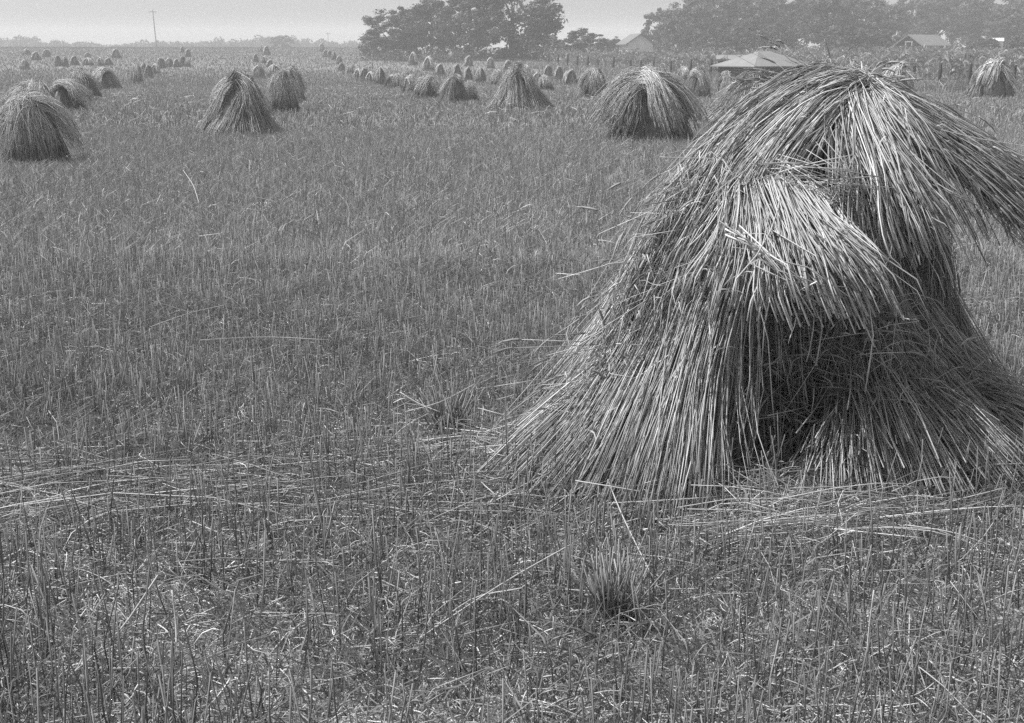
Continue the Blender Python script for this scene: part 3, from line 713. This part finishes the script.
# ------------------------------------------------------------------ single things lying or standing in the stubble
def straw_thing(pts, label, r=.0026):
    mb = MB(); C = crom(np.array(pts), np.linspace(0, 1, 9))[None]; o0 = C[0, 0].copy()
    tubes(mb, C - o0, np.full(1, r * .8), np.array([1.05]), 4)
    o = mb.obj('straw_stalk', M_LITTER); o.location = o0
    tag(o, label, 'straw', 'single long straws lying over the stubble')
def onh(px, py, z):
    d = ray(px, py); t = (z - CAM[2]) / d[2]; return CAM + d * t
straw_thing([onh(604, 470, .10), onh(620, 510, .12), onh(640, 552, .10), onh(665, 600, .02)], 'long pale straw slanting down from the left foot of the huge shock')
straw_thing([onh(420, 640, .03), onh(470, 600, .08), onh(522, 588, .16)], 'bright straight straw tilted among the stubble left of the dark stubble clump', .003)
straw_thing([onh(405, 648, .04), onh(500, 585, .12), onh(570, 545, .16)], 'very long thin straw slanting across the stubble just above the bright tilted one', .0024)
straw_thing([onh(22, 662, .03), onh(75, 668, .05), onh(150, 668, .05), onh(185, 670, .03)], 'pale straw lying flat near the bottom left corner')
straw_thing([onh(176, 660, .06), onh(176, 625, .12), onh(172, 590, .2)], 'pale upright straw leaning in the bottom left stubble', .0032)
straw_thing([onh(80, 665, .03), onh(120, 630, .10), onh(158, 575, .22)], 'long straw rising slantwise from the flat one near the bottom left corner')
straw_thing([onh(150, 327, .2), onh(190, 313, .24), onh(225, 305, .22)], 'faint long straw resting on the stubble left of centre', .003)
straw_thing([onh(200, 340, .2), onh(265, 337, .2), onh(330, 340, .2)], 'level pale straw resting on the stubble below the faint long one', .003)
straw_thing([onh(183, 170, .35), onh(193, 185, .3), onh(199, 203, .22)], 'lone bent straw sticking up in the open stubble far left', .004)
straw_thing([onh(614, 192, .2), onh(640, 180, .25), onh(660, 167, .3)], 'thin straw leaning out of the stubble just left of the huge shock shoulder', .003)
straw_thing([onh(905, 525, .14), onh(950, 532, .14), onh(998, 548, .1)], 'pale straw sloping gently at the right edge below the huge shock')
straw_thing([onh(866, 690, .02), onh(868, 640, .12), onh(874, 590, .24)], 'bright upright straw at the bottom right')

def clump(px, py, n, hm, sp, label, tint, m, mm='stubble_clump', cat='stubble clump'):
    X, Y, Z = hit(px, py); mb = MB()
    a = rng.uniform(0, 6.28, n); r = sp * np.sqrt(rng.uniform(0, 1, n))
    x = r * np.cos(a); y = r * np.sin(a); h = np.clip(rng.normal(hm, hm * .2, n), .08, .4)
    l = rng.normal(0, .045, (n, 2))
    C = np.stack([np.stack([x, y, np.full(n, -.02)], 1), np.stack([x * 1.1 + l[:, 0] * .4, y * 1.1 + l[:, 1] * .4, h * .5], 1), np.stack([x * 1.2 + l[:, 0], y * 1.2 + l[:, 1], h], 1)], 1)
    tubes(mb, C, rng.uniform(.0015, .0027, n), straw_tone(n, .25) * tint, 3)
    o = mb.obj(mm, m); o.location = (X, Y, Z); tag(o, label, cat)
    return X, Y, Z
clump(612, 632, 95, .19, .04, 'dense dark clump of uncut stubble standing in front of the huge shock', .95, M_STUB)
X, Y, Z = clump(448, 445, 110, .2, .05, 'small dark stubble clump propping up a few leaning straws, left of the huge shock', .8, M_STUB)
for q, lb in (([(400, 392, .25), (418, 403, .22), (440, 412, .2)], 'short bright straw leaning from upper left onto the small propping clump'),
              ([(432, 447, .02), (442, 420, .12), (448, 400, .22)], 'bent straw standing upright against the small propping clump'),
              ([(405, 412, .2), (440, 402, .23), (475, 384, .28)], 'straw lying across the head of the small propping clump'),
              ([(478, 408, .2), (500, 414, .2), (525, 422, .15)], 'straw bridging from the small propping clump toward the huge shock')):
    straw_thing([onh(*a) for a in q], lb)

# ------------------------------------------------------------------ trees
def crown_mesh(w, h, z0, nc, nl, leaf, seed, flat=1.0):
    """leaf faces in uneven clumps through a crown w wide, from z0 up to h"""
    r = np.random.default_rng(seed)
    cen = []
    while len(cen) < nc:
        p = r.uniform(-1, 1, 3); q = np.linalg.norm(p)
        if .35 < q < 1 and r.uniform() < q: cen.append(p * (1 + .12 * math.sin(3 * p[0] * 3 + seed)))
    cen = np.array(cen); cen = np.stack([cen[:, 0] * w / 2, cen[:, 1] * w / 2 * flat, z0 + (cen[:, 2] + 1) / 2 * (h - z0)], 1)
    cr = r.uniform(.06, .15, nc) * w
    k = r.integers(0, nc, nl)
    off = unit(r.normal(size=(nl, 3))) * (r.uniform(0, 1, nl) ** .55)[:, None] * cr[k][:, None] * np.array([1.1, 1.1, .75])
    c = cen[k] + off
    n1 = unit(unit(off) * 1.3 + r.normal(size=(nl, 3)) * .6 + np.array([0, 0, .25])); t1 = unit(np.cross(n1, r.normal(size=(nl, 3)))); t2 = np.cross(n1, t1)
    s = leaf * r.uniform(.5, 1.3, nl)
    V = np.stack([c - t1 * s[:, None], c + t2 * s[:, None] * .6, c + t1 * s[:, None], c - t2 * s[:, None] * .6], 1)
    idx = np.arange(nl * 4).reshape(nl, 4)
    mb = MB(); ct = r.uniform(.65, 1.4, nc)
    mb.add(V, idx, None, np.repeat(ct[k] * r.lognormal(0, .2, nl), 4))
    return mb.mesh('crown', M_LEAF, smooth=False), cen

def trunk_mesh(h, z0, r0, cen, seed):
    r = np.random.default_rng(seed); mb = MB()
    t = np.linspace(0, 1, 7); wob = np.cumsum(r.normal(0, .05, (7, 2)), 0) * h * .12; wob[0] = 0
    C = np.stack([wob[:, 0], wob[:, 1], -.2 + t * h * .78], 1)
    tubes(mb, C[None], (r0 * np.array([1.3, 1, .9, .75, .6, .4, .15]))[None], np.array([1.0]), 4)
    pick = cen[r.choice(len(cen), min(9, len(cen)), replace=False)]
    for p in pick:
        a = C[r.integers(2, 5)]
        L = np.stack([a, a * .6 + p * .4 + [0, 0, .25], p])
        tubes(mb, L[None], (r0 * np.array([.5, .33, .1]))[None], np.array([1.0]), 4)
    return mb.mesh('trunk', M_BARK)

KINDS = []
for w, h, z0, nc, nl, leaf, fl in ((9.5, 10.5, 1.3, 95, 12000, .2, 1), (7.5, 9.0, .8, 85, 10000, .19, 1), (6.0, 7.0, .4, 70, 8000, .18, 1), (5.0, 9.5, .8, 70, 8000, .19, 1), (5.5, 4.6, .15, 60, 6500, .17, 1)):
    for s in range(2):
        sd = int(w * 10 + s * 7); c, cen = crown_mesh(w, h, z0, nc, nl, leaf, sd, fl); KINDS.append((w, h, c, trunk_mesh(h, z0, .028 * h, cen, sd)))

def tree(kind, X, Y, w, h, label, group, name='tree', cat='tree'):
    kw, kh, c, t = KINDS[kind]
    o = empty(name, (X, Y, float(terr(X, Y)) - .05), label, cat, group, rng.uniform(0, 6.28), (w / kw, w / kw, h / kh))
    add_mesh('trunk', t, o); add_mesh('crown', c, o)
    return o
def tree_px(kind, px, Y, wpx, top, label, group, **kw):
    X = (px - CX) / FPX * Y / 1.0
    z = 1.5 + (50 - top) * Y / FPX
    tree(kind, X, Y, wpx * Y / FPX, z - float(terr(X, Y)), label, group, **kw)

T1 = 'shade trees standing beyond the hollow of the field'
T2 = 'trees of the bank behind the cornfield'
tree_px(0, 512, 158, 104, -18, 'spreading shade tree with a stout bare trunk, sky showing through its crown', T1)
tree_px(1, 472, 165, 66, -8, 'shade tree with a thin trunk just left of the stout trunked one', T1)
tree_px(2, 396, 172, 62, 14, 'dense dark tree at the open end of the shade tree group, against the sky', T1)
tree_px(1, 434, 170, 60, 2, 'shade tree with low dark boughs between the dense end tree and the thin trunked one', T1)
tree_px(5, 415, 178, 50, 8, 'full leafy tree filling the gap between the dense end tree and its dark boughed neighbour', T1)
tree_px(9, 454, 182, 40, 34, 'low bushy tree under the gap of sky left of the thin trunked tree', T1)
tree_px(3, 536, 176, 26, 24, 'slim tree under the right boughs of the stout trunked tree', T1)
tree_px(8, 378, 185, 30, 34, 'low bushy tree at the very end of the shade tree group', T1)
tree_px(4, 553, 185, 26, 36, 'small round tree in the gap of sky beside the stout trunked tree', T1)
tree_px(4, 583, 178, 50, 30, 'rounded leafy tree standing left of the pale gabled house', T2)
tree_px(3, 613, 180, 14, 38, 'small slim tree touching the left wall of the gabled house', T2)
tl = 'leafy tree in the unbroken bank of trees behind the corn'
for px, Y, w, top, k in ((676, 205, 52, 8, 2), (655, 215, 34, 10, 5), (612, 215, 30, 40, 8), (900, 235, 60, -4, 0), (940, 240, 60, -6, 1), (980, 240, 60, -4, 0), (1020, 235, 60, -4, 1), (760, 230, 70, -8, 0), (700, 230, 60, -6, 1), (830, 230, 70, -8, 0), (690, 190, 60, 2, 0), (722, 200, 60, -4, 1), (752, 195, 56, 4, 2), (784, 205, 66, -6, 0), (818, 190, 58, 0, 1), (850, 200, 60, -2, 3), (874, 195, 50, 6, 2),
                          (924, 222, 60, 2, 1), (962, 210, 62, 4, 0), (1002, 200, 60, 6, 2), (1046, 190, 66, 0, 1), (1090, 180, 66, 4, 0), (706, 175, 36, 28, 4), (740, 172, 40, 26, 8), (770, 178, 40, 24, 9), (836, 170, 44, 26, 8), (866, 172, 36, 30, 9),
                          (972, 165, 34, 38, 8), (1008, 160, 36, 36, 9), (674, 178, 30, 34, 9)):
    tree_px(k, px, Y, w, top, tl, T2)
tree_px(9, 287, 350, 23, 36, 'lone round tree on the skyline of the bare rise', None)

# low scrub at the foot of the trees and the far wood: masses
ub = MB()
def leafmass(mb, cx, cy, rad, hgt, nl, leaf, tint=1.0, pw=.5):
    n = nl
    a = rng.uniform(0, 6.28, n); r = rad * np.sqrt(rng.uniform(0, 1, n))
    x = cx + r * np.cos(a); y = cy + r * np.sin(a); z = terr(x, y) + hgt * rng.uniform(0, 1, n) ** (1.0 if pw == .5 else .6) * np.clip(1 - (r / rad) ** 2, 0, 1) ** pw
    c = np.stack([x, y, z], 1); n1 = unit(rng.normal(size=(n, 3)) + [0, 0, .5]); t1 = unit(np.cross(n1, rng.normal(size=(n, 3)))); t2 = np.cross(n1, t1)
    s = (leaf * rng.uniform(.5, 1.3, n))[:, None]
    mb.add(np.stack([c - t1 * s, c + t2 * s * .6, c + t1 * s, c - t2 * s * .6], 1), np.arange(n * 4).reshape(n, 4), None, np.repeat(rng.lognormal(0, .25, n) * tint * rng.uniform(.8, 1.2), 4))
for px in np.arange(372, 1060, 7.0):
    if 614 < px < 652 or 884 < px < 915: continue
    Y = rng.uniform(150, 185) if px < 545 else rng.uniform(165, 200)
    leafmass(ub, (px - CX) / FPX * Y, Y, rng.uniform(1.2, 2.4), rng.uniform(.6, 1.8) if px < 545 else rng.uniform(1.0, 2.4), 260, .16)
tag(ub.obj('scrub', M_LEAF, smooth=False), 'low scrub and weeds massed at the foot of the trees', 'scrub', kind='stuff')
fw = MB()
for px in np.arange(-160, 372, 3.2):
    Y = rng.uniform(440, 490); X = (px - CX) / FPX * Y
    t_ = 5.1 + .8 * math.sin(px * .05) + 1.2 * math.sin(px * .021 + 2) + rng.normal(0, .6) - (.6 if px > 230 else 0)
    leafmass(fw, X, Y, rng.uniform(2.0, 3.6), max(t_, 4.2) + (.5 if px < 110 else 0), 420, .45, pw=.3)
tag(fw.obj('treeline', M_LEAF, smooth=False), 'low hazy wood along the far horizon', 'treeline', kind='stuff')

# ------------------------------------------------------------------ cornfield, weedy margin, fence
E0, E1 = np.array([26., 44.]), np.array([1.6, 132.])
def edge(t): return E0 + (E1 - E0) * t
ed = (E1 - E0) / np.linalg.norm(E1 - E0); en = np.array([-ed[1], ed[0]]);
if en[0] < 0: en = -en
cm = MB()
n = 3600
t = rng.uniform(-.12, 1.05, n); dpt = np.round(rng.uniform(2.2, 46, n) / .95) * .95 + rng.normal(0, .12, n)
p = E0 + (E1 - E0) * t[:, None] + en * dpt[:, None]
x, y = p[:, 0], p[:, 1]; z = terr(x, y); h = rng.normal(1.55, .2, n)
C = np.stack([np.stack([x, y, z], 1), np.stack([x, y, z + h * .5], 1), np.stack([x + rng.normal(0, .05, n), y, z + h], 1)], 1)
tubes(cm, C, .014, np.ones(n) * .9, 3, cap=False)
for i in range(9):
    f = .15 + .8 * i / 9 + rng.uniform(-.04, .04, n); a = rng.uniform(0, 6.28, n); L = rng.uniform(.4, .75, n)
    bx = x; by = y; bz = z + h * f
    dx, dy = np.cos(a) * L, np.sin(a) * L
    C = np.stack([np.stack([bx, by, bz], 1), np.stack([bx + dx * .45, by + dy * .45, bz + L * .42], 1), np.stack([bx + dx * .85, by + dy * .85, bz + L * .30], 1), np.stack([bx + dx, by + dy, bz - L * .1], 1)], 1)
    strips(cm, C, np.full((n, 1), .045) * np.array([.8, 1, .8, .1]), straw_tone(n, .3))
tag(cm.obj('corn', M_CORN), 'leafy standing corn filling the strip before the tree bank', 'corn', kind='stuff')
wm = MB(); we = wm
n = 26000
t = rng.uniform(-.15, 1.1, n); dpt = rng.uniform(-.4, 3.2, n)
p = E0 + (E1 - E0) * t[:, None] + en * dpt[:, None]
blades(p[:, 0], p[:, 1], .38, .018, lean=.4, tn=.35)
tag(wm.obj('verge', M_CORN), 'rank weeds along the edge of the corn', 'weeds', kind='stuff')

fence = empty('wire_fence', (*edge(.5), float(terr(*edge(.5)))), 'old post and wire fence along the weedy front of the corn', 'fence')
fo = np.array(fence.location)
tops = []
for px in (548, 557, 566, 576, 585.5, 596, 611, 628, 638, 650, 668, 686, 706, 730, 800, 830, 861, 876, 905, 931, 960, 974, 1003, 1030):
    # where this bearing crosses the fence line, 2 m inside the margin
    m = (px - CX) / FPX; b0 = E0 + en * 1.6
    # X = m*Y : b0 + s*ed
    s = (m * b0[1] - b0[0]) / (ed[0] - m * ed[1]); q = b0 + ed * s
    z = float(terr(*q)); mb = MB(); hh = rng.uniform(1.15, 1.5); ln = rng.normal(0, .05, 2)
    C = np.array([[[q[0], q[1], z - .2], [q[0] + ln[0] * .5, q[1] + ln[1] * .5, z + hh * .5], [q[0] + ln[0], q[1] + ln[1], z + hh]]]) - fo
    tubes(mb, C, rng.uniform(.08, .11), np.ones(1), 4)
    mb.obj('post', M_WOOD, fence); tops.append((q, z, hh, C[0, 2]))
tops.sort(key=lambda a: a[0][1])
for f in (.45, .7, .93):
    mb = MB()
    C = np.array([[*(a[0]), a[1] + a[2] * f] for a in tops]) - fo
    tubes(mb, C[None], np.full(1, .003), np.ones(1), 3)
    mb.obj('wire', M_WOOD, fence)

# ------------------------------------------------------------------ poles
for px, Y, top, lb in ((164, 330, 12, 'tall thin utility pole rising beyond the short row of shocks'), (333, 460, 33, 'thin distant pole on the skyline above the climbing row')):
    X = (px - CX) / FPX * Y; z0 = float(terr(X, Y)); z1 = 1.5 + (50 - top) * Y / FPX
    o = empty('utility_pole', (X, Y, z0), lb, 'utility pole')
    H = z1 - z0; mb = MB()
    tubes(mb, np.array([[[.5 if px < 200 else 0, 0, -.3], [.2 if px < 200 else 0, 0, H * .5], [0, 0, H]]]), np.array([[.12, .105, .09]]) * (1.0 if px < 200 else .8), np.ones(1), 4); mb.obj('mast', M_WOOD, o)
    mb = MB(); box(mb, (0, -.15, H - .5), (1.9, .1, .12)); mb.obj('crossarm', M_WOOD, o)

# ------------------------------------------------------------------ buildings
def poly(mb, v, faces, tone=1.0):
    for f in faces:
        p = np.array([v[i] for i in f], float)
        if len(f) == 4: mb.add(p, [[0, 1, 2, 3]])
        else: mb.add(p, None, [[0, 1, 2]])

def gable(name, X, Y, rz, w, l, eave, ridge, label, wallm, roofm, over=.35, wins=(), cat='house'):
    """gable ends at y = +-l/2 (facing the camera when rz = 0)"""
    z = float(terr(X, Y)) - .1
    o = empty(name, (X, Y, z), label, cat, None, rz)
    mb = MB(); a, b = w / 2, l / 2
    v = [(-a, -b, 0), (a, -b, 0), (a, b, 0), (-a, b, 0), (-a, -b, eave), (a, -b, eave), (a, b, eave), (-a, b, eave), (0, -b, ridge), (0, b, ridge)]
    poly(mb, v, [(0, 1, 5, 4), (1, 2, 6, 5), (2, 3, 7, 6), (3, 0, 4, 7), (4, 5, 8), (6, 7, 9)])
    mb.obj('wall', wallm, o, smooth=False)
    mb = MB(); sl = (ridge - eave) / a; t = .12
    for sgn in (-1, 1):
        x1 = sgn * (a + over); z1 = eave - sl * over + .02; zr = ridge + .02; c = b + over
        v = [(x1, -c, z1), (0, -c, zr), (0, c, zr), (x1, c, z1)]; vt = [(p[0], p[1], p[2] + t) for p in v]
        V = v + vt
        poly(mb, V, [(0, 1, 2, 3), (4, 7, 6, 5), (0, 4, 5, 1), (1, 5, 6, 2), (2, 6, 7, 3), (3, 7, 4, 0)])
    mb.obj('roof', roofm, o, smooth=False)
    for (cx, cz, ww, hh) in wins:
        mb = MB(); y0 = -b - .03
        for c_, s_ in (((cx, y0, cz + hh / 2), (ww + .24, .08, .14)), ((cx, y0, cz - hh / 2), (ww + .24, .08, .14)), ((cx - ww / 2, y0, cz), (.14, .08, hh - .14)), ((cx + ww / 2, y0, cz), (.14, .08, hh - .14))):
            box(mb, c_, s_)
        f = mb.obj('window', M_WHITE, o, smooth=False)
        mb = MB(); box(mb, (cx, -b - .008, cz), (ww - .1, .03, hh - .1)); mb.obj('pane', M_DARK, f, smooth=False)
    return o
Yh = 168; gable('farm_house', (632.5 - CX) / FPX * Yh, Yh, R(8), 3.0, 5.0, 1.95, 2.95, 'small pale gabled house among the trees behind the corn', M_PALEWALL, M_SHINGLE)
Yh = 160; Xb = (899 - CX) / FPX * Yh
gable('barn', Xb + 2.4, Yh + 3, R(-42), 3.0, 7.0, 1.75, 2.75, 'long low barn with a pale framed window half hidden in the right hand trees', M_BOARD, M_TIN, wins=((0, 1.5, .75, 1.15),), cat='barn')
Yh = 178; gable('shed', (983 - CX) / FPX * Yh, Yh, R(75), 1.2, 1.7, 1.9, 2.2, 'tiny pale roofed shed among the right hand trees', M_PALEWALL, M_WHITE, over=.1, cat='shed')

def hip_shed(px0, px1, Y, label):
    zc = float(terr((px0 + px1) / 2 / FPX * Y - CX / FPX * Y, Y))
    X = ((px0 + px1) / 2 - CX) / FPX * Y
    o = empty('hip_roofed_shed', (X, Y, zc - .1), label, 'shed', None, R(30))
    eave = 1.5 + (50 - 65) * Y / FPX - zc + .1; ridge = 1.5 + (50 - 51) * (Y + 1) / FPX - zc + .1
    lx, ly = 2.0, 1.6
    mb = MB(); v = [(-lx, -ly, 0), (lx, -ly, 0), (lx, ly, 0), (-lx, ly, 0)]; V = v + [(p[0], p[1], eave) for p in v]
    poly(mb, V, [(0, 1, 5, 4), (1, 2, 6, 5), (2, 3, 7, 6), (3, 0, 4, 7)]); w = mb.obj('wall', M_BOARD, o, smooth=False)
    mb = MB()
    for k in range(11):
        box(mb, (-lx + .2 + k * .36, -ly - .02, eave * .5), (.05, .04, eave * .98))
    mb.obj('batten', M_WOOD, w, smooth=False)
    mb = MB(); ov = .4; e = eave + .0; q = [(-lx - ov, -ly - ov, e), (lx + ov, -ly - ov, e), (lx + ov, ly + ov, e), (-lx - ov, ly + ov, e), (-.4, 0, ridge), (.4, 0, ridge)]
    poly(mb, q, [(0, 1, 5, 4), (2, 3, 4, 5)]); poly(mb, q, [(1, 2, 5), (3, 0, 4)]); poly(mb, [(p[0], p[1], p[2] - .06) for p in q[:4]], [(3, 2, 1, 0)])
    b = [(p[0], p[1], p[2] - .06) for p in q[:4]]
    for i in range(4): poly(mb, [q[i], b[i], b[(i + 1) % 4], q[(i + 1) % 4]], [(0, 1, 2, 3)])
    mb.obj('roof', M_TIN, o, smooth=False)
hip_shed(716, 800, 82, 'low dark shed with a broad pale hipped roof behind the shoulder of the huge shock')
Yh = 96; gable('lean_shed', (728 - CX) / FPX * Yh, Yh, R(80), 1.3, 2.0, 1.45, 1.68, 'small pale roofed shed peeping out behind the hipped roof shed', M_BOARD, M_TIN, over=.15, cat='shed')

# ------------------------------------------------------------------ haze
HZ = MB(); box(HZ, (0, 0, 5.5), (2000, 2000, 21)); hz = HZ.obj('haze', M_DARK, smooth=False)
hm = bpy.data.materials.new('summer_haze'); hm.use_nodes = True
nt = hm.node_tree; nt.nodes.clear(); oo = nt.nodes.new('ShaderNodeOutputMaterial'); pv = nt.nodes.new('ShaderNodeVolumePrincipled')
pv.inputs['Color'].default_value = (.98, .98, .98, 1); pv.inputs['Density'].default_value = .0013; pv.inputs['Anisotropy'].default_value = 0
nt.links.new(pv.outputs[0], oo.inputs['Volume'])
hz.data.materials.clear(); hz.data.materials.append(hm); tag(hz, 'thin summer haze over the field', 'haze', kind='stuff')

# ------------------------------------------------------------------ light
SUN_EL, SUN_AZ = R(57), math.atan2(.30, -.95)        # azimuth of the sun seen from above, from +x
sd = Vector((math.cos(SUN_EL) * math.cos(SUN_AZ), math.cos(SUN_EL) * math.sin(SUN_AZ), math.sin(SUN_EL)))
ld = bpy.data.lights.new('sun', 'SUN'); ld.energy = 4.0; ld.angle = R(.55); ld.color = (1, 1, 1)
lo = bpy.data.objects.new('sun', ld); col.objects.link(lo); lo.rotation_euler = sd.to_track_quat('Z', 'Y').to_euler()
w = bpy.data.worlds.new('World'); sc.world = w; w.use_nodes = True
nt = w.node_tree; bg = nt.nodes['Background']
sky = nt.nodes.new('ShaderNodeTexSky'); sky.sky_type = 'NISHITA'; sky.sun_disc = False
sky.sun_elevation = SUN_EL; sky.sun_rotation = math.atan2(sd.x, sd.y); sky.dust_density = 3.0; sky.air_density = 1.0
bw = nt.nodes.new('ShaderNodeRGBToBW')
nt.links.new(sky.outputs[0], bw.inputs[0]); nt.links.new(bw.outputs[0], bg.inputs['Color'])
bg.inputs['Strength'].default_value = .138

# ------------------------------------------------------------------ camera and render settings
cd = bpy.data.cameras.new('camera'); cd.sensor_width = 36; cd.lens = FPX / 1024 * 36; cd.clip_end = 3000; cd.clip_start = .1
co = bpy.data.objects.new('camera', cd); col.objects.link(co); co.location = CAM; co.rotation_euler = (math.pi / 2 - TILT, 0, 0)
sc.camera = co
sc.view_settings.view_transform = 'Standard'; sc.view_settings.look = 'None'; sc.view_settings.gamma = 1; sc.view_settings.exposure = .42; sc.view_settings.use_curve_mapping = False
sc.render.engine = 'CYCLES'
sc.cycles.max_bounces = 6; sc.cycles.diffuse_bounces = 3; sc.cycles.volume_bounces = 1; sc.cycles.transparent_max_bounces = 4
sc.cycles.sample_clamp_indirect = 4
sc.cycles.use_denoising = False
sc.render.film_transparent = False
